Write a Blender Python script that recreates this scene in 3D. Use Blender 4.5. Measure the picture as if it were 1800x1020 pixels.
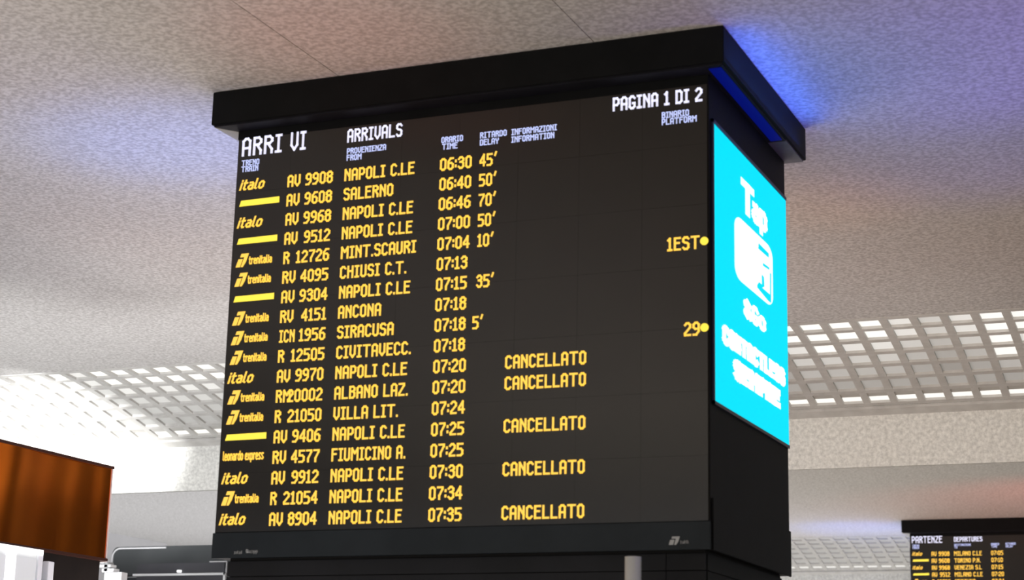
import bpy, bmesh, math, random
from mathutils import Matrix, Vector
random.seed(7)
for o in list(bpy.data.objects): bpy.data.objects.remove(o)
scn = bpy.context.scene
COL = scn.collection
H = 5.641                                     # ceiling height

# ------------------------------------------------------------------ camera
cam = bpy.data.cameras.new('camera'); cam_ob = bpy.data.objects.new('camera', cam); COL.objects.link(cam_ob)
r = Vector((0.92171635, 0.38721374, 0.02246074)); u = Vector((0.07211787, -0.22799124, 0.97098867)); f = Vector((-0.38110101, 0.89335632, 0.23806829))
m = Matrix((r, u, -f)).transposed().to_4x4(); m.translation = Vector((2.90982, -9.70181, H-4.04101))
cam_ob.matrix_world = m
cam.sensor_width = 36.0; cam.lens = 3184.88/1800*36; cam.clip_start = 0.1; cam.clip_end = 300
cam.dof.use_dof = True; cam.dof.focus_distance = 15.5; cam.dof.aperture_fstop = 2.4
scn.camera = cam_ob

# ------------------------------------------------------------------ world, light, exposure
scn.view_settings.view_transform = 'Standard'; scn.view_settings.look = 'None'
scn.view_settings.exposure = 0.0; scn.view_settings.gamma = 1.0; scn.view_settings.use_curve_mapping = False
w = bpy.data.worlds.new('world'); scn.world = w; w.use_nodes = True
bg = w.node_tree.nodes['Background']; bg.inputs[0].default_value = (0.80, 0.84, 0.92, 1); bg.inputs[1].default_value = 0.55

def area(name, loc, target, sx, sy, power, col):
    l = bpy.data.lights.new(name, 'AREA'); l.shape = 'RECTANGLE'; l.size = sx; l.size_y = sy; l.energy = power; l.color = col
    o = bpy.data.objects.new(name, l); COL.objects.link(o); o.location = loc
    d = Vector(target)-Vector(loc); o.rotation_euler = d.to_track_quat('-Z', 'Y').to_euler(); return o
def spot(name, loc, target, deg, blend, power, col, radius=0.1):
    l = bpy.data.lights.new(name, 'SPOT'); l.spot_size = math.radians(deg); l.spot_blend = blend; l.energy = power; l.color = col; l.shadow_soft_size = radius
    o = bpy.data.objects.new(name, l); COL.objects.link(o); o.location = loc
    d = Vector(target)-Vector(loc); o.rotation_euler = d.to_track_quat('-Z', 'Y').to_euler(); return o
LIGHTS = [  # kind, name, location, aim, size or cone, power, colour
 ('A', 'hall_fill', (4, -8, 0.9), (4, -8, 5), (12, 12), 209.5, (1.0, 0.723, 0.497)),  # unseen upward fills, added in place of light bounced off the floor
 ('A', 'hall_fill', (-5, -6, 0.9), (-5, -6, 5), (6, 10), 249.3, (1.0, 0.947, 0.93)),
 ('A', 'hall_fill', (-12.6, 2.5, 0.9), (-12.6, 2.5, 5), (7, 10), 8.1, (0.0, 0.0, 1.0)),
 ('A', 'hall_fill', (-16, 20, 0.9), (-16, 20, 5), (14, 16), 784.8, (0.951, 0.964, 1.0)),
 ('A', 'hall_fill', (-3, 20, 0.9), (-3, 20, 5), (10, 14), 228.8, (1.0, 0.876, 0.716)),
 ('A', 'hall_fill', (-4, 42, 0.9), (-4, 42, 5), (26, 14), 4841.9, (1.0, 0.981, 0.965)),
 ('A', 'hall_fill', (-4.2, 5.0, 0.9), (-4.2, 5.0, 5), (4, 4), 193.7, (1.0, 0.923, 0.908)),
 ('S', 'violet_tint_spot', (3.4, 1.0, 1.2), (1.35, 0.7, 5.641), 44, 445.2, (0.134, 0.018, 1.0)),  # unseen coloured spots, added to tint patches of the ceiling; no display is built
 ('S', 'mauve_tint_spot', (3.2, 3.0, 1.2), (1.3, 2.6, 5.641), 40, 184.3, (0.0, 0.0, 1.0)),
 ('S', 'tan_tint_spot', (0.6, 3.8, 1.2), (-0.3, 3.6, 5.641), 26, 81.2, (1.0, 0.3, 0.0)),
 ('S', 'amber_tint_spot', (-2.0, -3.4, 1.2), (-2.1, -0.8, 5.641), 24, 162.3, (1.0, 0.0, 0.0)),
 ('S', 'lavender_tint_spot', (-6.0, 0.0, 1.2), (-4.2, 0.7, 5.641), 30, 366.8, (0.0, 0.212, 1.0)),
 ('S', 'grey_tint_spot', (-6.5, -2.0, 1.2), (-5.6, 0.6, 5.641), 38, 143.1, (0.54, 0.756, 1.0)),
 ('S', 'peach_tint_spot', (2.0, 18.5, 1.0), (-0.4, 22.0, 5.641), 66, 560.0, (1.0, 0.048, 0.0)),  # added spot, tints the far ceiling
 ('A', 'beam_fill', (-0.5, 3.5, 1.2), (-0.5, 9.9, 4.841), (5, 0.5), 36.1, (1.0, 0.357, 0.021)),  # unseen fills added to brighten the beam face
 ('A', 'beam_fill', (-9.5, 3.5, 1.2), (-9.5, 9.9, 4.841), (6, 0.5), 385.2, (0.988, 0.996, 1.0)),
 ('S', 'indigo_tint_spot', (-6.0, 22.5, 1.2), (-4.7, 25.6, 5.641), 34, 631.5, (0.0, 0.183, 1.0)),  # added spot for the blue patch beside the far board
 ('S', 'pale_fill_spot', (-5.5, 1.5, 1.2), (-7.6, 2.9, 5.641), 48, 110.0, (0.85, 0.85, 1.0)),  # added fill for the left part of the ceiling
]
for kd, nm, loc, aim, sz, pw, cl in LIGHTS:
    if kd == 'A': area(nm, loc, aim, sz[0], sz[1], pw, cl)
    else: spot(nm, loc, aim, sz, 1.0, pw, cl, 0.4)
spot('fascia_fill', (2.5, -4.0, 2.2), (-0.4, 9.9, 4.72), 19, 0.8, 2000, (1.0, 0.94, 0.84), 0.2)  # unseen spot added to brighten the right part of the beam face
area('hall_fill', (-4.5, 28.2, 0.9), (-4.5, 28.2, 5), 9, 1.6, 130, (1.0, 0.98, 0.94))  # added fill that lifts the far grid
area('hall_fill', (-4.5, -18.5, 0.9), (-4.5, -18.5, 5), 6, 7, 1300, (1.0, 0.93, 0.80))  # added fill on the ceiling behind the camera, for the screen's reflection
# blue wash strip on the side of the near board's cap
bw = area('blue_wash', (0.175, 0.80, H-0.20), (0.5, 0.8, H), 0.02, 1.7, 3.4, (0.05, 0.17, 1.0)); bw.rotation_euler = (0, math.radians(190), 0)
# unseen spots added above the kiosk roof to overexpose the skylight and beam
for x in (-13.9, -12.9, -11.9, -11.0):
    spot('roof_fill_spot', (x+0.5, 3.8, H-0.92), (x, 9.6, H-0.50), 24, 1.0, 4200, (1.0, 1.0, 1.0), 0.05)

# ------------------------------------------------------------------ materials
def mat(name, col, rough=0.6, metal=0.0, emis=None, es=0.0, spec=0.5):
    m = bpy.data.materials.new(name); m.use_nodes = True; b = m.node_tree.nodes['Principled BSDF']
    b.inputs['Base Color'].default_value = (*col, 1); b.inputs['Roughness'].default_value = rough; b.inputs['Metallic'].default_value = metal
    b.inputs['Specular IOR Level'].default_value = spec
    if emis: b.inputs['Emission Color'].default_value = (*emis, 1); b.inputs['Emission Strength'].default_value = es
    return m
def noisy(name, c0, c1, scale, detail=4, rough=0.8, metal=0.0, bump=0.0, lo=0.35, hi=0.65, spec=0.5, stretch=None, nr=0.6):
    m = mat(name, c0, rough, metal, spec=spec); nt = m.node_tree; b = nt.nodes['Principled BSDF']
    tc = nt.nodes.new('ShaderNodeTexCoord'); n = nt.nodes.new('ShaderNodeTexNoise'); n.inputs['Scale'].default_value = scale; n.inputs['Detail'].default_value = detail
    n.inputs['Roughness'].default_value = nr
    if stretch:
        mp = nt.nodes.new('ShaderNodeMapping'); mp.inputs['Scale'].default_value = stretch
        nt.links.new(tc.outputs['Object'], mp.inputs[0]); nt.links.new(mp.outputs[0], n.inputs['Vector'])
    else: nt.links.new(tc.outputs['Object'], n.inputs['Vector'])
    cr = nt.nodes.new('ShaderNodeValToRGB'); cr.color_ramp.elements[0].position = lo; cr.color_ramp.elements[1].position = hi
    cr.color_ramp.elements[0].color = (*c0, 1); cr.color_ramp.elements[1].color = (*c1, 1)
    nt.links.new(n.outputs['Fac'], cr.inputs[0]); nt.links.new(cr.outputs[0], b.inputs['Base Color'])
    if bump:
        bp = nt.nodes.new('ShaderNodeBump'); bp.inputs['Strength'].default_value = bump; bp.inputs['Distance'].default_value = 0.01
        nt.links.new(n.outputs['Fac'], bp.inputs['Height']); nt.links.new(bp.outputs[0], b.inputs['Normal'])
    return m
M = dict(
    ceiling = noisy('speckled_ceiling', (0.42, 0.405, 0.39), (0.64, 0.625, 0.61), 30, 3, 0.85, lo=0.38, hi=0.62),
    fascia = noisy('speckled_fascia', (0.60, 0.60, 0.57), (0.88, 0.88, 0.84), 24, 3, 0.85, lo=0.34, hi=0.66),
    rib = noisy('rib_paint', (0.50, 0.49, 0.465), (0.58, 0.57, 0.545), 6, 3, 0.7),
    floor = noisy('stone_floor', (0.36, 0.35, 0.34), (0.48, 0.47, 0.45), 8, 5, 0.35),
    wall = noisy('wall_paint', (0.52, 0.52, 0.52), (0.58, 0.58, 0.58), 3, 3, 0.8),
    black = noisy('black_metal', (0.0035, 0.0040, 0.0043), (0.0055, 0.006, 0.0065), 5, 3, 0.6, spec=0.12),
    soffit = noisy('soffit_lit', (0.34, 0.33, 0.29), (0.40, 0.39, 0.34), 5, 2, 0.6),  # cap underside where light reaches it; the light is in the colour
    soffit_half_shade = noisy('soffit_half_shade', (0.10, 0.095, 0.09), (0.13, 0.125, 0.12), 5, 2, 0.6),  # same underside with partial shade painted in
    soffit_shade = noisy('soffit_shade', (0.004, 0.004, 0.007), (0.006, 0.006, 0.010), 5, 2, 0.6, spec=0.2),  # same underside with deep shade painted in
    bezel = noisy('bezel_metal', (0.011, 0.016, 0.020), (0.015, 0.021, 0.026), 4, 3, 0.5, spec=0.2),
    lower = noisy('lower_cladding', (0.007, 0.008, 0.010), (0.011, 0.012, 0.015), 3, 3, 0.55, spec=0.2),
    module = noisy('led_module_face', (0.007, 0.0055, 0.0045), (0.012, 0.0095, 0.0075), 2.2, 3, 0.17, spec=0.72),
    gap = mat('joint_black', (0.003, 0.003, 0.003), 0.9),
    amber = mat('amber_led', (0.3, 0.2, 0.05), 0.5, emis=(1.0, 0.60, 0.075), es=1.08),
    amber_dot = mat('yellow_led', (0.3, 0.25, 0.05), 0.5, emis=(1.0, 0.78, 0.06), es=1.05),
    white_led = mat('white_led', (0.3, 0.3, 0.3), 0.5, emis=(0.76, 0.76, 0.98), es=1.0),
    blue_led = mat('pale_blue_led', (0.3, 0.3, 0.3), 0.5, emis=(0.48, 0.55, 0.95), es=0.95),
    cyan = mat('cyan_screen', (0.0, 0.01, 0.012), 0.6, spec=0.05, emis=(0.0, 0.80, 1.0), es=1.0),
    ad_white = mat('white_screen_glyph', (0.5, 0.5, 0.5), 0.4, emis=(0.94, 1.0, 1.0), es=1.0),
    violet_screen = mat('violet_screen', (0.1, 0.1, 0.2), 0.4, emis=(0.42, 0.48, 1.0), es=3.2),
    navy = mat('navy_frame', (0.006, 0.010, 0.05), 0.35),
    print_grey = mat('grey_print', (0.42, 0.44, 0.45), 0.6),
    blue_glow = mat('blue_glow', (0.0, 0.0, 0.04), 0.5, spec=0.1, emis=(0.0, 0.003, 0.13), es=1.0),  # emission stands in for blue light on the soffit
    post = noisy('brushed_post', (0.72, 0.76, 0.78), (0.82, 0.86, 0.88), 3, 2, 0.45, metal=0.25, stretch=(1, 1, 0.1)),
    copper = noisy('copper_panel', (0.86, 0.20, 0.018), (0.98, 0.25, 0.022), 1.5, 2, 0.16, metal=1.0),
    copper_edge = mat('copper_edge', (0.05, 0.012, 0.006), 0.4, 0.3),
    pale_edge = mat('pale_edge', (0.75, 0.62, 0.58), 0.5),
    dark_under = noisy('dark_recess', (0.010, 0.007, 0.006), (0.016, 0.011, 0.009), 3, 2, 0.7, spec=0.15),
    white_frame = mat('white_frame', (0.90, 0.91, 0.92), 0.4),
    white_lit = mat('lit_white_panel', (0.6, 0.6, 0.6), 0.5, emis=(1, 1, 0.99), es=1.1),
    case_pane = mat('showcase_pane', (0.55, 0.56, 0.56), 0.35, emis=(1, 1, 0.98), es=0.28),
    strip_dark = noisy('dark_glass_fascia', (0.035, 0.04, 0.043), (0.06, 0.065, 0.068), 0.7, 3, 0.45),
    strip_dark2 = noisy('grey_violet_panel', (0.05, 0.05, 0.058), (0.065, 0.065, 0.075), 1.5, 3, 0.5),
    bulk = noisy('pale_bulkhead', (0.62, 0.62, 0.64), (0.68, 0.68, 0.70), 2, 3, 0.8),
    blind = mat('cell_blind', (0.50, 0.49, 0.46), 0.8),
)
PANE = [mat('pane_%d' % i, (0.4, 0.4, 0.385), 0.5, emis=(1.0, 0.985, 0.94), es=e) for i, e in enumerate((0.85, 0.55, 0.38, 0.26, 0.18, 0.12))]

# ------------------------------------------------------------------ mesh helpers
class MB:
    def __init__(s): s.v = []; s.f = []
    def box(s, x0, x1, y0, y1, z0, z1):
        n = len(s.v)
        s.v += [(x0,y0,z0),(x1,y0,z0),(x1,y1,z0),(x0,y1,z0),(x0,y0,z1),(x1,y0,z1),(x1,y1,z1),(x0,y1,z1)]
        s.f += [(n,n+3,n+2,n+1),(n+4,n+5,n+6,n+7),(n,n+1,n+5,n+4),(n+1,n+2,n+6,n+5),(n+2,n+3,n+7,n+6),(n+3,n,n+4,n+7)]
        return s
    def prism(s, pts, fn, d0, d1):            # pts: outline in (u, v); fn maps (u, v, d) to a point
        n = len(s.v); k = len(pts)
        s.v += [fn(p[0], p[1], d0) for p in pts]+[fn(p[0], p[1], d1) for p in pts]
        s.f += [tuple(range(n+k-1, n-1, -1)), tuple(range(n+k, n+2*k))]
        s.f += [(n+i, n+(i+1) % k, n+k+(i+1) % k, n+k+i) for i in range(k)]
        return s
    def build(s, name, m, parent=None, loc=None, bevel=0.0):
        me = bpy.data.meshes.new(name); me.from_pydata(s.v, [], s.f)
        bm = bmesh.new(); bm.from_mesh(me)
        if bevel:
            bmesh.ops.bevel(bm, geom=list(bm.edges), offset=bevel, segments=2, affect='EDGES')
        bmesh.ops.recalc_face_normals(bm, faces=bm.faces); bm.to_mesh(me); bm.free()
        me.materials.append(m); o = bpy.data.objects.new(name, me); COL.objects.link(o)
        if parent: o.parent = parent
        if loc: o.location = loc
        return o
def B(name, m, x0, x1, y0, y1, z0, z1, parent=None, bevel=0.0): return MB().box(x0, x1, y0, y1, z0, z1).build(name, m, parent, None, bevel)
def struct(o, label=None):
    o['kind'] = 'structure'
    if label: o['label'] = label
    return o
def thing(name, label, cat, loc, group=None):
    o = bpy.data.objects.new(name, None); COL.objects.link(o); o.location = loc; o['label'] = label; o['category'] = cat
    if group: o['group'] = group
    return o
def tag(o, label, cat, group=None):
    o['label'] = label; o['category'] = cat
    if group: o['group'] = group
    return o

# ------------------------------------------------------------------ LED lettering: strokes on a cell raster, 8 cells tall
G = {
'A':(4,[[(0,0),(0,6),(1,7),(2,7),(3,6),(3,0)],[(0,3),(3,3)]]), 'B':(4,[[(0,0),(0,7),(2,7),(3,6),(3,5),(2,4),(0,4)],[(2,4),(3,3),(3,1),(2,0),(0,0)]]),
'C':(4,[[(3,6),(2,7),(1,7),(0,6),(0,1),(1,0),(2,0),(3,1)]]), 'D':(4,[[(0,0),(0,7),(2,7),(3,6),(3,1),(2,0),(0,0)]]),
'E':(4,[[(3,7),(0,7),(0,0),(3,0)],[(0,4),(2.4,4)]]), 'F':(4,[[(3,7),(0,7),(0,0)],[(0,4),(2.4,4)]]),
'G':(4,[[(3,6),(2,7),(1,7),(0,6),(0,1),(1,0),(2,0),(3,1),(3,3),(2,3)]]), 'H':(4,[[(0,0),(0,7)],[(3,0),(3,7)],[(0,4),(3,4)]]),
'I':(3,[[(0,7),(2,7)],[(1,7),(1,0)],[(0,0),(2,0)]]), 'L':(4,[[(0,7),(0,0),(3,0)]]), 'M':(5,[[(0,0),(0,7),(2,4),(4,7),(4,0)]]),
'N':(4,[[(0,0),(0,7),(3,2)],[(3,0),(3,7)]]), 'O':(4,[[(1,0),(0,1),(0,6),(1,7),(2,7),(3,6),(3,1),(2,0),(1,0)]]),
'P':(4,[[(0,0),(0,7),(2,7),(3,6),(3,4),(2,3),(0,3)]]), 'R':(4,[[(0,0),(0,7),(2,7),(3,6),(3,5),(2,4),(0,4)],[(1.2,4),(3,1.4),(3,0)]]),
'S':(4,[[(3,6.2),(2.2,7),(0.8,7),(0,6.2),(0,4.8),(0.8,4),(2.2,3.6),(3,2.8),(3,0.9),(2.2,0),(0.8,0),(0,0.8)]]), 'T':(5,[[(0,7),(4,7)],[(2,7),(2,0)]]),
'U':(4,[[(0,7),(0,1),(1,0),(2,0),(3,1),(3,7)]]), 'V':(4,[[(0,7),(0,2),(1.5,0),(3,2),(3,7)]]), 'X':(4,[[(0,0),(3,7)],[(0,7),(3,0)]]),
'Y':(4,[[(0,7),(0,5),(1.5,3.5),(3,5),(3,7)],[(1.5,3.5),(1.5,0)]]), 'Z':(4,[[(0,7),(3,7),(3,6),(0,1),(0,0),(3,0)]]),
'0':(4,[[(1,0),(0,1),(0,6),(1,7),(2,7),(3,6),(3,1),(2,0),(1,0)]]), '1':(3,[[(0,6),(1,7),(1,0)],[(0,0),(2,0)]]),
'2':(4,[[(0,6),(1,7),(2,7),(3,6),(3,4.6),(0,1),(0,0),(3,0)]]), '3':(4,[[(0,6),(1,7),(2,7),(3,6),(3,5),(2,4),(1,4)],[(2,4),(3,3),(3,1),(2,0),(1,0),(0,1)]]),
'4':(4,[[(2.4,0),(2.4,7),(0,3),(0,2),(3.2,2)]]), '5':(4,[[(3,7),(0,7),(0,4),(2,4),(3,3),(3,1),(2,0),(0,0)]]),
'6':(4,[[(3,7),(1.4,7),(0,5),(0,1),(1,0),(2,0),(3,1),(3,3),(2,4),(0,4)]]), '7':(4,[[(0,7),(3,7),(3,6),(1,2),(1,0)]]),
'8':(4,[[(1,4),(0,5),(0,6),(1,7),(2,7),(3,6),(3,5),(2,4),(1,4),(0,3),(0,1),(1,0),(2,0),(3,1),(3,3),(2,4)]]),
'9':(4,[[(0,0),(1.6,0),(3,2),(3,6),(2,7),(1,7),(0,6),(0,4.4),(1,3.4),(3,3.4)]]),
'.':(1,[[(0,0),(0,0.3)]]), ':':(1,[[(0,1.4),(0,2)],[(0,4.6),(0,5.2)]]), "'":(2,[[(1,8),(0.3,6)]]), ' ':(2,[]), '&':(4,[[(3,0),(0,5),(0,6),(1,7),(2,6),(2,5),(0,2),(0,1),(1,0),(3,2.5)]]),
'a':(4,[[(0.4,5),(2,5),(3,4),(3,0)],[(3,3),(1,3),(0,2),(0,1),(1,0),(2,0),(3,1)]]), 'd':(4,[[(3,7.4),(3,0),(1,0),(0,1),(0,4),(1,5),(3,5)]]),
'e':(4,[[(0,2.6),(3,2.6),(3,4),(2,5),(1,5),(0,4),(0,1),(1,0),(3,0)]]), 'i':(1,[[(0,0),(0,5)],[(0,6.8),(0,7)]]), 'l':(2,[[(0,7.4),(0,0.6),(1,0)]]),
'n':(4,[[(0,0),(0,5)],[(0,4),(1,5),(2,5),(3,4),(3,0)]]), 'o':(4,[[(1,0),(0,1),(0,4),(1,5),(2,5),(3,4),(3,1),(2,0),(1,0)]]),
'p':(4,[[(0,-2.2),(0,5),(2,5),(3,4),(3,1),(2,0),(0,0)]]), 'r':(3,[[(0,0),(0,5)],[(0,4),(1,5),(2,5)]]), 's':(4,[[(3,5),(1,5),(0,4),(3,1),(2,0),(0,0)]]),
't':(3,[[(0.6,7),(0.6,1),(1.3,0),(2,0)],[(0,5),(2,5)]]), 'x':(4,[[(0,0),(3,5)],[(0,5),(3,0)]]), 'g':(4,[[(3,5),(1,5),(0,4),(0,1),(1,0),(3,0)],[(3,5),(3,-1.4),(2,-2.2),(0,-2.2)]]),
'u':(4,[[(0,5),(0,1),(1,0),(2,0),(3,1),(3,5)]]), 'y':(4,[[(0,5),(0,1),(1,0),(3,0)],[(3,5),(3,-1.4),(2,-2.2),(0,-2.2)]]),
}
def units(t): return sum(G[c][0]+1 for c in t)-1
def text(mb, t, u0, v0, sx, sy, fn, th=1.0, d0=0.001, d1=0.004, shear=0.0, right=False):
    if right: u0 -= units(t)*sx
    cx = u0; T = th*0.5
    for c in t:
        n, lines = G[c]
        for pl in lines:
            for a, b in zip(pl[:-1], pl[1:]):
                dx, dy = b[0]-a[0], b[1]-a[1]; L = math.hypot(dx, dy) or 1
                ex, ey = dx/L*T, dy/L*T
                q = [(a[0]-ex-ey, a[1]-ey+ex), (a[0]-ex+ey, a[1]-ey-ex), (b[0]+ex+ey, b[1]+ey-ex), (b[0]+ex-ey, b[1]+ey+ex)]
                mb.prism([(cx+(x+0.5)*sx+shear*(y+0.5)*sy, v0+(y+0.5)*sy) for x, y in q], fn, d0, d1)
        cx += (n+1)*sx

# ------------------------------------------------------------------ the setting
B2 = 19.3                                     # bay length of the hall
struct(B('floor', M['floor'], -34, 22, -24, 62, -0.12, 0.0))
struct(B('wall_back', M['wall'], -34, 22, 60, 60.3, 0, H))
struct(B('wall_left', M['wall'], -34.3, -34, -24, 60, 0, H))
ceil = struct(B('ceiling', M['gap'], -34, 22, -24, 62, H+0.03, H+0.25))
def panel(x0, x1, y0, y1, g=0.0002): B('ceiling_panel', M['ceiling'], x0+g, x1-g, y0+g, y1-(0.0002), H, H+0.028, ceil)
for a, b in ((-34, -2.4), (-2.4, -0.67), (-0.67, 22)):
    panel(a, b, -26, 7.60-24.2); panel(a, b, 10.75-24.2, 1.2, 0.003); panel(a, b, 1.2, 7.60, 0.0002)
    panel(a, b, 10.75, 7.60+B2)
    panel(a, b, 10.75+B2, 60)

# beam with a speckled face behind each skylight
def beam(name, oy):
    prof = [(9.78, -0.50), (9.92, -0.53), (9.92, -1.12), (10.0, -1.12), (10.0, -0.4), (10.75, -0.2), (10.75, 0.028), (9.78, 0.028)]
    mb = MB(); n = len(prof)
    mb.prism(prof, lambda a, b, d: (d, a+oy, H+b), -34, 22)
    return struct(mb.build(name, M['fascia']))
beam('trim_1', 0); beam('trim_2', B2); beam('trim_12', -24.2)
def lip(name, oy):
    mb = MB(); mb.prism([(9.77, -0.478), (9.95, -0.535), (9.95, -0.563), (9.77, -0.508)], lambda a, b, d: (d, a+oy, H+b), -34, 22)
    return struct(mb.build(name, M['rib']))
lip('trim_3', 0); lip('trim_4', B2)

# luminous grid: curved field of square cells, 7 rows deep
PROF = [(7.60, -0.006), (7.93, -0.045), (8.22, -0.095), (8.51, -0.155), (8.80, -0.22), (9.10, -0.295), (9.40, -0.375), (9.80, -0.488)]
def pz(y):
    for (a, za), (b, zb) in zip(PROF[:-1], PROF[1:]):
        if y <= b: return za+(zb-za)*(y-a)/(b-a)
    return PROF[-1][1]
ROW0, RP, CP = 7.655, 0.300, 0.295
NL = 47
X0 = -1.384-CP*NL                             # left edge of the first cell column
def rib_profile(y0, y1, x0, x1, mb, oy=0, t=0.045, lift=0.0):
    ys = [y0]+[p[0] for p in PROF if y0+0.01 < p[0] < y1-0.01]+[y1]
    lo = [(y, pz(y)+lift) for y in ys]; hi = [(y, pz(y)+t+lift) for y in reversed(ys)]
    mb.prism(lo+hi, lambda a, b, d: (d, a+oy, H+b), x0, x1)
def grid(oy, label, individual):
    g = thing('luminous_ceiling_grid', label, 'ceiling light', (-5.5, 8.6+oy, H-0.2), None)
    P = lambda o: (setattr(o, 'parent', g), setattr(o, 'matrix_parent_inverse', Matrix.Translation((5.5, -8.6-oy, -H+0.2))), o)[2]
    ncol = NL+25
    xa, xb = X0, X0+CP*ncol
    if individual:
        mb = MB(); rib_profile(ROW0-0.06, 9.80, -0.04, 0.04, mb)
        base = P(mb.build('rib', M['rib'])); base.location.x = X0-0.04
        for i in range(1, ncol+1):
            c = base.copy(); COL.objects.link(c); c.location.x = X0+i*CP-0.04
        for k in range(8):
            y = ROW0+k*RP-0.033; mb = MB(); rib_profile(y-0.033, y+0.033, xa-0.08, xb, mb, lift=-0.001); P(mb.build('rib', M['rib']))
    else:
        mb = MB()
        for i in range(ncol+1): rib_profile(ROW0-0.06, 9.80, X0+i*CP-0.08, X0+i*CP, mb, oy)
        for k in range(8):
            y = ROW0+k*RP-0.033; rib_profile(y-0.033, y+0.033, xa-0.08, xb, mb, oy, lift=-0.001)
        o = P(mb.build('grid_rib', M['rib'])); o['kind'] = 'stuff'
    # panes: bright at the near rows, dimmer where the grid bends down, a bright last strip
    rest = {}
    shared = {}
    for i in range(ncol):
        x = X0+i*CP; cx = x+CP/2
        vis = individual and (-12.6 < cx < -7.9 or -1.9 < cx < 1.6)
        cj = i-NL
        dim = {3: 1, 4: 2, 5: 1}.get(cj, 0) if cj >= 0 else (1 if i % 7 == 3 else 0)
        for k in range(7):
            y0 = ROW0+k*RP; y1 = y0+RP-0.066
            lev = [0, 0, 1, 2, 3, 4, 5][k]+(dim if k < 5 else 0)
            if k == 2 and cj in (0, 6): lev = 0
            lev = min(lev, 5)
            if k == 3 and cj in (6, 7): lev = 0
            if oy > 0: lev = 5
            if oy < 0: lev = 0
            if k == 6:
                y0 += 0.135
                lev = 0 if oy <= 0 else 1
            key = (k, lev)
            if vis:
                if key not in shared:
                    mb = MB(); rib_profile(y0-0.02, y1+0.02, -CP+0.06, 0.02, mb, 0, 0.012, lift=0.028); me = mb.build('pane', PANE[lev]); me_ = me.data
                    bpy.data.objects.remove(me); shared[key] = me_
                o = bpy.data.objects.new('pane', shared[key]); COL.objects.link(o); P(o); o.location = (x+CP-0.06, 0, 0)
            else:
                rib_profile(y0-0.02, y1+0.02, x, x+CP-0.08, rest.setdefault(lev, MB()), oy, 0.012, lift=0.028)
    for lev, mb in rest.items():
        o = P(mb.build('pane_field', PANE[lev])); o['kind'] = 'stuff'
    # grey blanking strip above the last short cells
    mb = MB(); y0 = ROW0+6*RP; rib_profile(y0-0.02, y0+0.12, xa, xb-0.08, mb, oy, 0.01, lift=0.02); P(mb.build('blanking_strip', M['blind']))
    mb = MB(); rib_profile(7.60, 9.80, xa-0.2, xb+0.1, mb, oy, 0.02, lift=0.055); P(mb.build('backing_tray', M['blind']))
    return g
grid(0, 'white luminous square grid in the ceiling behind the large arrivals board', True)
g_ = grid(-24.2, '', False); g_.name = 'trim_14'; g_['kind'] = 'structure'  # unseen grid behind the camera, added for the screen to reflect
del g_['label']; del g_['category']
grid(B2, 'distant pale luminous ceiling grid behind the departures board at lower right', False)
for oy in (0, B2, -24.2):                            # plain ceiling left and right of each grid field
    mb = MB()
    for a, b in ((-34, X0-0.28), (X0+CP*(NL+25)+0.1, 22)):
        rib_profile(7.60, 9.80, a, b, mb, oy, 0.03)
    struct(mb.build('trim_%d' % (5 if oy == 0 else 6 if oy > 0 else 13), M['ceiling']))

# ------------------------------------------------------------------ display boards
BX, BY, D = 1.6, 0.877, 1.755                 # body is 3.2 m wide and D deep; local origin under its centre
def front(u_, v_, d): return (u_+BX, -BY-d, v_+H)
def side(u_, v_, d): return (BX+d, u_-BY, v_+H)
def left(u_, v_, d): return (-BX-d, -BY+u_, v_+H)
ZT, ZS0, ZS1, ZB = -0.240, -0.300, -2.866, -3.026
def emblem(mb, u0, v0, w_, h_, fn, sh=0.35, d0=0.001, d1=0.004):
    def pp(pts): mb.prism([(u0+x*w_+y*h_*sh, v0+y*h_) for x, y in pts], fn, d0, d1)
    pp([(0.12, 0.74), (0.12, 1), (1, 1), (1, 0.74)]); pp([(0.62, 0.0), (0.62, 0.74), (1, 0.74), (1, 0.35), (0.85, 0.0)]); pp([(0, 0), (0, 0.6), (0.5, 0.6), (0.5, 0)])
ROWS_A = [('italo','AV','9908','NAPOLI C.LE','06:30',"45'",'',''), ('bar','AV','9608','SALERNO','06:40',"50'",'',''), ('italo','AV','9968','NAPOLI C.LE','06:46',"70'",'',''),
 ('bar','AV','9512','NAPOLI C.LE','07:00',"50'",'',''), ('tren','R','12726','MINT.SCAURI','07:04',"10'",'',''), ('tren','RV','4095','CHIUSI C.T.','07:13','','','1EST'),
 ('bar','AV','9304','NAPOLI C.LE','07:15',"35'",'',''), ('tren','RV','4151','ANCONA','07:18','','',''), ('tren','ICN','1956','SIRACUSA','07:18',"5'",'',''),
 ('tren','R','12505','CIVITAVECC.','07:18','','','29'), ('italo','AV','9970','NAPOLI C.LE','07:20','','CANCELLATO',''), ('tren','RM','20002','ALBANO LAZ.','07:20','','CANCELLATO',''),
 ('tren','R','21050','VILLA LIT.','07:24','','',''), ('bar','AV','9406','NAPOLI C.LE','07:25','','CANCELLATO',''), ('leo','RV','4577','FIUMICINO A.','07:25','','',''),
 ('italo','AV','9912','NAPOLI C.LE','07:30','','CANCELLATO',''), ('tren','R','21054','NAPOLI C.LE','07:34','','',''), ('italo','AV','8904','NAPOLI C.LE','07:35','','CANCELLATO','')]
ROWS_D = [('italo','AV','9908','MILANO C.LE','07:05','','',''), ('bar','AV','9608','TORINO P.N.','07:10','','',''), ('italo','AV','9968','VENEZIA S.L','07:15','','',''),
 ('bar','AV','9512','MILANO C.LE','07:20','','',''), ('tren','R','12726','NETTUNO','07:24','','',''), ('tren','RV','4095','FIRENZE SMN','07:30','','','')]
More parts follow.
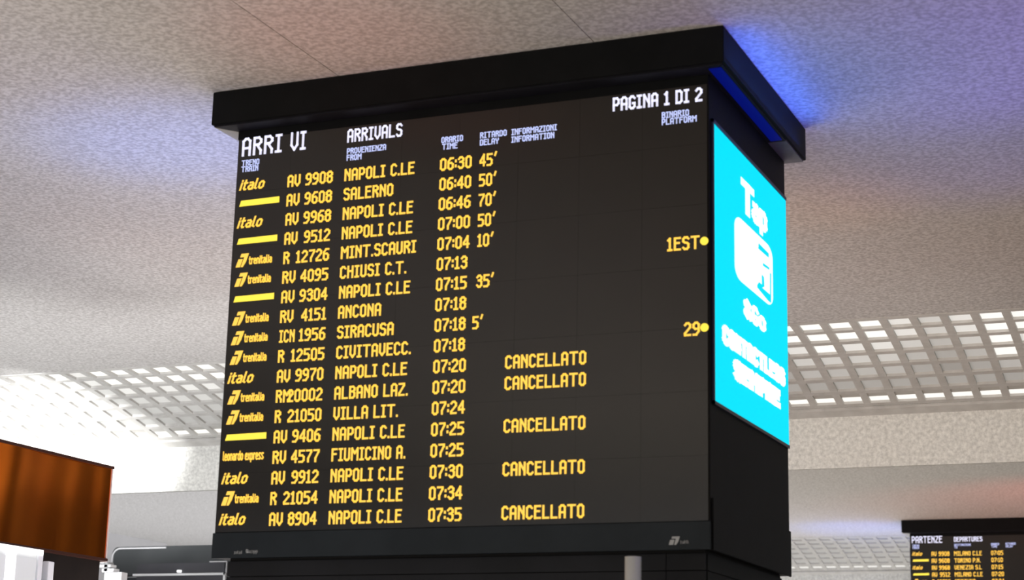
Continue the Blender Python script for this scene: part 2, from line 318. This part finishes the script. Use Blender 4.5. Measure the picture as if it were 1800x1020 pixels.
def board(loc, label, rows, heads, group):
    t = thing('information_board', label, 'display board', (loc[0], loc[1], 0), group)
    c = MB().box(-BX, BX, -BY, BY, ZB+H+0.005, ZT+H); cab = c.build('cabinet', M['black'], t)
    # cap: four fascia boards round a soffit
    oL, oR, oF, oB = 0.123, 0.135, 0.153, 0.064
    mb = MB(); mb.box(-BX-oL, BX+oR, -BY-oF, BY+oB, H+ZT+0.012, H-0.004); cap = mb.build('cap', M['black'], t, bevel=0.004)
    mb = MB(); x0, x1, y0, y1 = -BX-oL+0.015, BX+oR-0.015, -BY-oF+0.015, BY+oB-0.015; z = H+ZT
    def sof(q, m_): MB().prism(q, lambda a_, b_, d: (a_, b_, z+d), 0.0, 0.014).build('soffit', M[m_], cap)
    sof([(x0,y0),(x1,y0),(BX,-BY),(-BX,-BY)], 'soffit_shade'); sof([(x1,y0+0.008),(x1,BY-0.42),(BX,BY-0.42),(BX,-BY+0.008)], 'soffit_shade')
    sof([(x1,BY-0.416),(x1,y1),(BX,BY),(BX,BY-0.416)], 'soffit_half_shade'); sof([(x1,y1),(x0,y1),(-BX,BY),(BX,BY)], 'soffit_half_shade'); sof([(x0,y1),(x0,y0+0.012),(-BX,-BY+0.012),(-BX,BY)], 'soffit')
    MB().box(BX+0.030, BX+0.105, -BY-0.10, BY-0.46, z-0.006, z-0.001).build('blue_glow_strip', M['blue_glow'], cap)  # glowing strip added for the blue light reflected under the cap
    # lettered screen of separate LED modules
    fr = MB(); fr.box(-BX+0.001, BX-0.001, -BY-0.012, -BY, H+ZS0, H+ZT-0.001)
    fr.build('top_mask', M['black'], t)
    scr = MB().box(-BX+0.002, BX-0.002, -BY-0.004, -BY, H+ZS1, H+ZS0).build('led_screen', M['gap'], t)
    nx, nz = 8, 7; mw = (2*BX-0.016)/nx; mh = (ZS0-ZS1)/nz
    me = MB().box(0.0004, mw-0.0004, -0.008, 0, 0.0004, mh-0.0004).build('led_module', M['module'], scr)
    for i in range(nx):
        for k in range(nz):
            o = me if i == k == 0 else me.copy()
            if i or k: COL.objects.link(o)
            o.location = (-BX+0.008+i*mw, -BY-0.0045-0.0002*((i*7+k*5) % 3), H+ZS1+k*mh)
    F = lambda a, b, d: front(a, b, d+0.0135)
    U = 0.0102; V = 0.0098
    def line(name, t_, u0, v0, m_, **k):
        mb = MB(); text(mb, t_, u0, v0, k.pop('sx', U), k.pop('sy', V), F, th=k.pop('th', 1.2), **k); o = mb.build(name, m_, scr); return o
    for t_, u0, v0, sx, sy, th, m_ in heads: line('heading_text', t_, u0, v0, M[m_], sx=sx, sy=sy, th=th)
    for i, (lg, ty, num, dest, tm, dl, inf, pl) in enumerate(rows):
        v = -0.662-0.1277*i
        A_ = M['amber']
        line('service_type', ty, -2.806, v, A_, sx=U if ty != 'ICN' else U*0.82); line('train_code', num, -2.480, v, A_, right=True)
        line('place_name', dest, -2.393, v, A_, sx=U if dest != 'FIUMICINO A.' else U*0.94); line('time_text', tm, -1.725, v, A_, sx=U*0.99)
        if dl: line('delay_text', dl, -1.457 if len(dl) > 2 else -1.474, v, A_, sx=U*0.92)
        if inf: line('status_text', inf, -1.254, v, A_)
        if pl: line('platform_text', pl, -0.055, v, A_, right=True)
        mb = MB()
        if lg == 'italo': text(mb, 'italo', -3.165, v+0.012, 0.0098, 0.0085, F, th=1.25, shear=0.3)
        elif lg == 'bar':
            mb.prism([(-3.157, v+0.030), (-3.145, v+0.068), (-2.862, v+0.072), (-2.862, v+0.032)], F, 0.001, 0.004)
        elif lg == 'leo': text(mb, 'leonardo express', -3.165, v+0.032, 0.0040, 0.0068, F, th=1.5)
        else:
            emblem(mb, -3.157, v+0.005, 0.062, 0.088, F); text(mb, 'trenitalia', -3.060, v+0.020, 0.0044, 0.0062, F, th=1.5)
        mb.build('operator_mark', M['amber_dot'] if lg == 'bar' else M['amber'], scr)
        if pl:
            mb = MB(); mb.prism([(-0.026+0.0245*math.cos(a*math.pi/12), v+0.043+0.0245*math.sin(a*math.pi/12)) for a in range(24)], F, 0.001, 0.004); mb.build('platform_dot', M['amber_dot'], scr)
    # bezel under the screen, with its printed marks
    bz = MB().box(-BX-0.004, BX+0.004, -BY-0.020, -BY, H+ZB, H+ZS1-0.004).build('bezel', M['bezel'], t, bevel=0.002)
    mb = MB(); F2 = lambda a, b, d: front(a, b, d+0.020)
    emblem(mb, -0.234, -2.998, 0.050, 0.046, F2, 0.30); text(mb, 'trenitalia', -0.168, -2.992, 0.0013, 0.0022, F2, th=1.4)
    text(mb, 'solari', -3.040, -3.002, 0.0024, 0.0024, F2, th=1.3); text(mb, 'lineapp', -2.955, -2.998, 0.0028, 0.0028, F2, th=1.4)
    mb.build('printed_mark', M['print_grey'], bz)
    sb = MB().box(BX-0.001, BX+0.012, -BY+0.02, BY, H+ZB, H+ZS1+0.13).build('side_bezel', M['black'], t, bevel=0.002)
    # square advertising screen on each side
    def ad(fn, name, m_):
        mb = MB(); a0, a1, v0, v1 = 0.040, D-0.004, -2.200, -0.498
        for q in ((a0, 0.060, v0, v1), (1.7548, a1, v0, v1), (a0, a1, v0, -2.180), (a0, a1, -0.519, v1)):
            if q[1]-q[0] > 0.0005: mb.prism([(q[0], q[2]), (q[1], q[2]), (q[1], q[3]), (q[0], q[3])], fn, 0, 0.014)
        fo = mb.build('screen_frame', M['navy'], t)
        mb = MB(); mb.prism([(0.061, -2.178), (1.745, -2.178), (1.745, -0.521), (0.061, -0.521)], fn, 0.001, 0.010); return mb.build(name, m_, t)
    s = ad(side, 'advert_screen', M['cyan'])
    ad(left, 'advert_screen', M['violet_screen'])
    S = lambda a, b, d: side(a, b, d+0.0098)
    mb = MB(); text(mb, 'T', 0.66, -0.880, 0.050, 0.0235, S, th=2.0); text(mb, 'ap', 0.90, -0.880, 0.036, 0.0185, S, th=2.0); mb.build('advert_text', M['ad_white'], s)
    mb = MB()
    def rr(u0, u1, v0, v1, ru, rv):
        pts = []
        for (cu, cv, a0) in ((u1-ru, v1-rv, 0), (u0+ru, v1-rv, 90), (u0+ru, v0+rv, 180), (u1-ru, v0+rv, 270)):
            pts += [(cu+ru*math.cos(math.radians(a0+15*j)), cv+rv*math.sin(math.radians(a0+15*j))) for j in range(7)]
        return pts
    mb.prism(rr(0.488, 1.372, -1.348, -0.952, 0.14, 0.075), S, 0.001, 0.003)
    card = mb.build('advert_card', M['ad_white'], s)
    mb = MB()
    for q in ([(1.03,-1.003),(1.27,-1.008),(1.27,-1.036),(1.02,-1.040)], [(1.13,-1.106),(1.28,-1.100),(1.28,-1.114),(1.13,-1.124)], [(1.10,-1.190),(1.145,-1.195),(1.155,-1.255),(1.03,-1.255),(0.985,-1.285),(0.99,-1.300),(1.24,-1.325),(1.315,-1.325),(1.325,-1.13),(1.30,-1.13),(1.295,-1.275),(1.10,-1.275)]):
        mb.prism(q, S, 0.002, 0.0045)
    mb.build('card_mark', M['cyan'], card)
    mb = MB(); text(mb, '&', 0.70, -1.545, 0.036, 0.0135, S, th=2.0); text(mb, 'Go', 0.87, -1.545, 0.033, 0.0130, S, th=2.0); mb.build('advert_text', M['ad_white'], s)
    mb = MB(); text(mb, 'CONTACTLESS', 0.24, -1.800, 0.0248, 0.0114, S, th=2.9); mb.build('advert_text', M['ad_white'], s)
    mb = MB(); text(mb, 'SEMPRE', 0.485, -1.965, 0.0335, 0.0120, S, th=3.2); mb.build('advert_text', M['ad_white'], s)
    # lower body down to the floor, in dark cladding panels
    lo = MB().box(-BX+0.085, BX-0.05, -BY+0.06, BY-0.05, 0, H+ZB+0.004).build('lower_cabinet', M['gap'], t)
    xs = (-BX+0.075, 1.328, BX-0.041); zs = (H+ZB-0.012, H-3.135, 1.7, 0.9, 0.04)
    for a, b in zip(xs[:-1], xs[1:]):
        for k, (zt, zb) in enumerate(zip(zs[:-1], zs[1:])):
            MB().box(a+0.002, b-0.002, -BY+0.046, -BY+0.06, zb+0.003, zt-0.003).build('cladding_panel', M['lower'], lo)
    for zt, zb in zip(zs[:-1], zs[1:]): MB().box(BX-0.05, BX-0.038, -BY+0.07, BY-0.055, zb+0.003, zt-0.003).build('cladding_panel', M['black'], lo)
    return t
small = lambda t_, u0, v0: (t_, u0, v0, 0.0052, 0.0047, 1.25, 'blue_led')
board((-1.6, 0.877), 'large black arrivals board with amber text and cyan advert side, hung from the ceiling', ROWS_A,
  [('ARRI', -3.162, -0.419, 0.0165, 0.0157, 1.0, 'white_led'), ('VI', -2.800, -0.419, 0.0140, 0.0157, 1.05, 'white_led'), ('ARRIVALS', -2.386, -0.406, 0.0102, 0.0108, 1.15, 'white_led'), ('PAGINA 1 DI 2', -0.592, -0.403, 0.0101, 0.0104, 1.3, 'white_led'),
   small('TRENO', -3.158, -0.484), small('TRAIN', -3.158, -0.526), small('PROVENIENZA', -2.384, -0.484), small('FROM', -2.384, -0.528), small('ORARIO', -1.722, -0.482), small('TIME', -1.716, -0.526),
   small('RITARDO', -1.459, -0.480), small('DELAY', -1.459, -0.526), small('INFORMAZIONI', -1.249, -0.482), small('INFORMATION', -1.249, -0.530), small('BINARIO', -0.284, -0.484), small('PLATFORM', -0.284, -0.526)], 'station information boards')
board((-1.6-0.27, 0.877+24.45), 'distant departures board with amber rows, at the lower right edge', ROWS_D,
  [('PARTENZE', -3.162, -0.419, 0.0140, 0.0157, 1.1, 'white_led'), ('DEPARTURES', -2.386, -0.406, 0.0102, 0.0108, 1.2, 'white_led'), ('PAGINA 1 DI 2', -0.592, -0.403, 0.0101, 0.0104, 1.3, 'white_led'),
   small('TRENO', -3.158, -0.484), small('TRAIN', -3.158, -0.526), small('DESTINAZIONE', -2.384, -0.484), small('TO', -2.384, -0.528), small('ORARIO', -1.722, -0.482), small('TIME', -1.716, -0.526), small('RITARDO', -1.459, -0.480), small('DELAY', -1.459, -0.526)], 'station information boards')

# ------------------------------------------------------------------ grey post standing in front of the arrivals board
def cyl(mb, cx, cy, r_, z0, z1, n=28):
    mb.prism([(cx+r_*math.cos(2*math.pi*i/n), cy+r_*math.sin(2*math.pi*i/n)) for i in range(n)], lambda a, b, d: (a, b, d), z0, z1)
pt = thing('metal_post', 'pale grey round metal post in front of the arrivals board', 'post', (-0.33, -0.35, 0))
mb = MB(); cyl(mb, 0, 0, 0.045, 0.02, H-3.094); s_ = mb.build('shaft', M['post'], pt)
mb = MB(); cyl(mb, 0, 0, 0.11, 0.0, 0.02); mb.build('base_plate', M['post'], pt)
for p in s_.data.polygons: p.use_smooth = len(p.vertices) == 4

# ------------------------------------------------------------------ kiosk with a copper-coloured fascia, at left
kx, ky0, ky1 = -6.95, -5.0, 4.16
k = thing('kiosk', 'shop kiosk with tall glossy copper-orange fascia, at the left edge', 'kiosk', (-8.4, 0, 0))
def K(name, m_, x0, x1, y0, y1, z0, z1, par=None, bevel=0.0):
    o = MB().box(x0+8.4, x1+8.4, y0, y1, z0, z1).build(name, m_, par or k, bevel=bevel); return o
ZK0, ZK1 = H-2.585, H-1.741
# fascia: one gently dished sheet
mb = MB(); ny, nz = 120, 10
def dish(y):
    return 0.030*math.sin((y-4.16)*3.1+0.5)+0.012*math.sin((y-4.16)*7.3)
for j in range(nz+1):
    z = ZK0+(ZK1-ZK0)*j/nz
    for i in range(ny+1):
        y = ky0+(ky1-ky0)*i/ny
        e = min(1.0, (ky1-y)/0.25)
        mb.v.append((kx+8.4-0.020+dish(y-0.12*j/nz)*e*0.35, y, z))
for j in range(nz):
    for i in range(ny):
        a = j*(ny+1)+i; mb.f.append((a, a+1, a+ny+2, a+ny+1))
fs = mb.build('fascia', M['copper'], k)
for p in fs.data.polygons: p.use_smooth = True
K('roof', M['copper_edge'], -8.3, kx-0.075, ky0, ky1, ZK0, ZK1+0.0)
K('top_trim', M['copper_edge'], kx-0.09, kx+0.004, ky0, ky1+0.01, ZK1-0.012, ZK1+0.012)
K('bottom_trim', M['copper_edge'], kx-0.09, kx+0.004, ky0, ky1+0.01, ZK0-0.012, ZK0+0.012)
K('end_trim', M['pale_edge'], kx-0.09, kx-0.012, ky1, ky1+0.016, ZK0-0.02, ZK1+0.0)
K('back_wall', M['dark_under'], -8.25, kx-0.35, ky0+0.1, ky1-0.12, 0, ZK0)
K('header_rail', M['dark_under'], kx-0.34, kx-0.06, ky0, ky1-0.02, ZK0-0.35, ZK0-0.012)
# lit white showcase under the fascia
sc = thing('showcase', 'lit white framed showcase under the copper kiosk fascia', 'showcase', (kx+0.09, 2.0, 0))
def S_(name, m_, y0, y1, z0, z1, x0=0.0, x1=0.03, par=None, bevel=0.0): return MB().box(x0, x1, y0-2.0, y1-2.0, z0, z1).build(name, m_, par or sc, bevel=bevel)
zt = H-2.600
S_('case_body', M['case_pane'], 1.0, 3.06, 0.0, zt-0.04, -0.10, -0.015)
S_('top_rail', M['white_lit'], 1.0, 3.09, zt-0.05, zt-0.005, -0.02, 0.02)
S_('frame_post', M['white_lit'], 2.63, 2.74, 0.0, zt-0.03, -0.012, 0.012)
S_('frame_post', M['white_frame'], 3.04, 3.10, 0.0, zt-0.04, -0.012, 0.012)
S_('glass_pane', M['case_pane'], 2.76, 3.03, 0.1, zt-0.09, -0.013, 0.0)
S_('glass_pane', M['case_pane'], 2.10, 2.62, 0.1, zt-0.09, -0.013, 0.0)
o = MB().box(-0.03, 0.03, -0.042, 0.042, 0, H-2.690).build('white_upright', M['white_frame'], bevel=0.004); o.location = (kx+0.08, 3.21, 0); tag(o, 'narrow white upright beside the lit showcase', 'post')

# ------------------------------------------------------------------ white stepped sign pillar past the kiosk
sp = thing('stepped_pillar', 'white stepped pillar top between the copper kiosk and the dark shopfront', 'pillar', (-9.6, 8.0, 0))
def W_(name, x0, x1, z0, z1, m_='white_frame'): return MB().box(x0+9.6, x1+9.6, -0.06, 0.06, z0, z1).build(name, M[m_], sp, bevel=0.003)
W_('shaft', -9.66, -9.42, 0, H-2.330); W_('step', -9.70, -9.535, H-2.328, H-2.285); W_('step', -9.75, -9.58, H-2.272, H-2.240); W_('arm', -9.756, -9.64, H-2.222, H-2.200); W_('core', -9.67, -9.62, H-2.32, H-2.215, 'print_grey')

# ------------------------------------------------------------------ dark shopfront beyond
sf = thing('shopfront', 'dark glazed shopfront with white frame lines left of the arrivals board', 'shopfront', (-10.6, 12.3, 0))
def F_(name, m_, x0, x1, z0, z1, y0=-0.3, y1=0.0, par=None, bevel=0.0): return MB().box(x0+10.6, x1+10.6, y0, y1, z0, z1).build(name, M[m_], par or sf, bevel=bevel)
mb = MB(); z0, z1 = H-1.985, H-1.580; xl = -12.44
out = [(xl+10.6, z0), (-9.0+10.6, z0), (-9.0+10.6, z1), (xl+0.10+10.6, z1)]+[(xl+0.10+10.6-0.10*math.sin(a*math.pi/12), z1-0.10+0.10*math.cos(a*math.pi/12)) for a in range(1, 7)]
mb.prism(out, lambda a, b, d: (a, d, b), -0.3, -0.05); mb.build('sign_fascia', M['strip_dark'], sf)
mb = MB()
for a in range(0, 9):
    t0, t1 = a*math.pi/16, (a+1)*math.pi/16
    for_ = lambda t_, q: (xl+0.14+10.6-q*math.sin(t_), z1-0.15+q*math.cos(t_))
    if a < 8: mb.prism([for_(t0, 0.135), for_(t1, 0.135), for_(t1, 0.115), for_(t0, 0.115)], lambda a_, b_, d: (a_, d, b_), -0.315, -0.29)
mb.box(xl+10.6+0.005, xl+10.6+0.025, -0.315, -0.29, z0+0.02, z1-0.15); mb.box(xl+10.6+0.14, xl+10.6+0.9, -0.315, -0.29, z1-0.035, z1-0.015)
mb.build('fascia_outline', M['bulk'], sf)
F_('lower_band', 'strip_dark2', -12.0, -10.56, z0+0.02, z0+0.16, -0.31, -0.29)
F_('lower_band', 'strip_dark2', -10.76, -10.56, z0, H-1.825, -0.312, -0.29)
F_('top_rail', 'white_frame', -12.05, -10.53, H-1.998, H-1.968, -0.33, -0.29)
F_('frame_post', 'white_frame', -10.565, -10.535, 1.0, H-1.968, -0.33, -0.29)
F_('side_frame', 'bulk', -10.80, -10.52, H-1.822, H-1.808, -0.33, -0.30); F_('side_frame', 'bulk', -10.53, -10.518, H-1.968, H-1.822, -0.33, -0.30)
F_('glass_panel', 'strip_dark2', -12.0, -10.57, 0.1, H-2.0, -0.30, -0.28)
F_('glass_panel', 'strip_dark2', -10.5, -9.0, 0.1, H-2.0, -0.30, -0.28)
F_('back_wall', 'strip_dark', -12.4, -9.0, 0, H-1.99, -0.05, 0.0)
mb = MB(); cyl(mb, 0, 0, 0.035, 0, 0.03, 16); o = mb.build('door_spotlight', M['white_lit'], sf); o.location = (-11.28+10.6, -0.33, H-1.955)
# pale bulkhead leading to it
bk = B('bulkhead', M['bulk'], -15.0, -13.2, 12.4, 14.5, 0, H-1.255); struct(bk); bk.name = 'trim_7'
# unseen dark columns added behind the arrivals board for the copper fascia to mirror
for i, (x0, x1, y0, y1) in enumerate(((-4.15, -3.75, 6.7, 7.1), (-5.0, -4.72, 6.7, 7.1))):
    struct(B('trim_%d' % (8+i), M['dark_under'], x0, x1, y0, y1, 0, H-0.001))
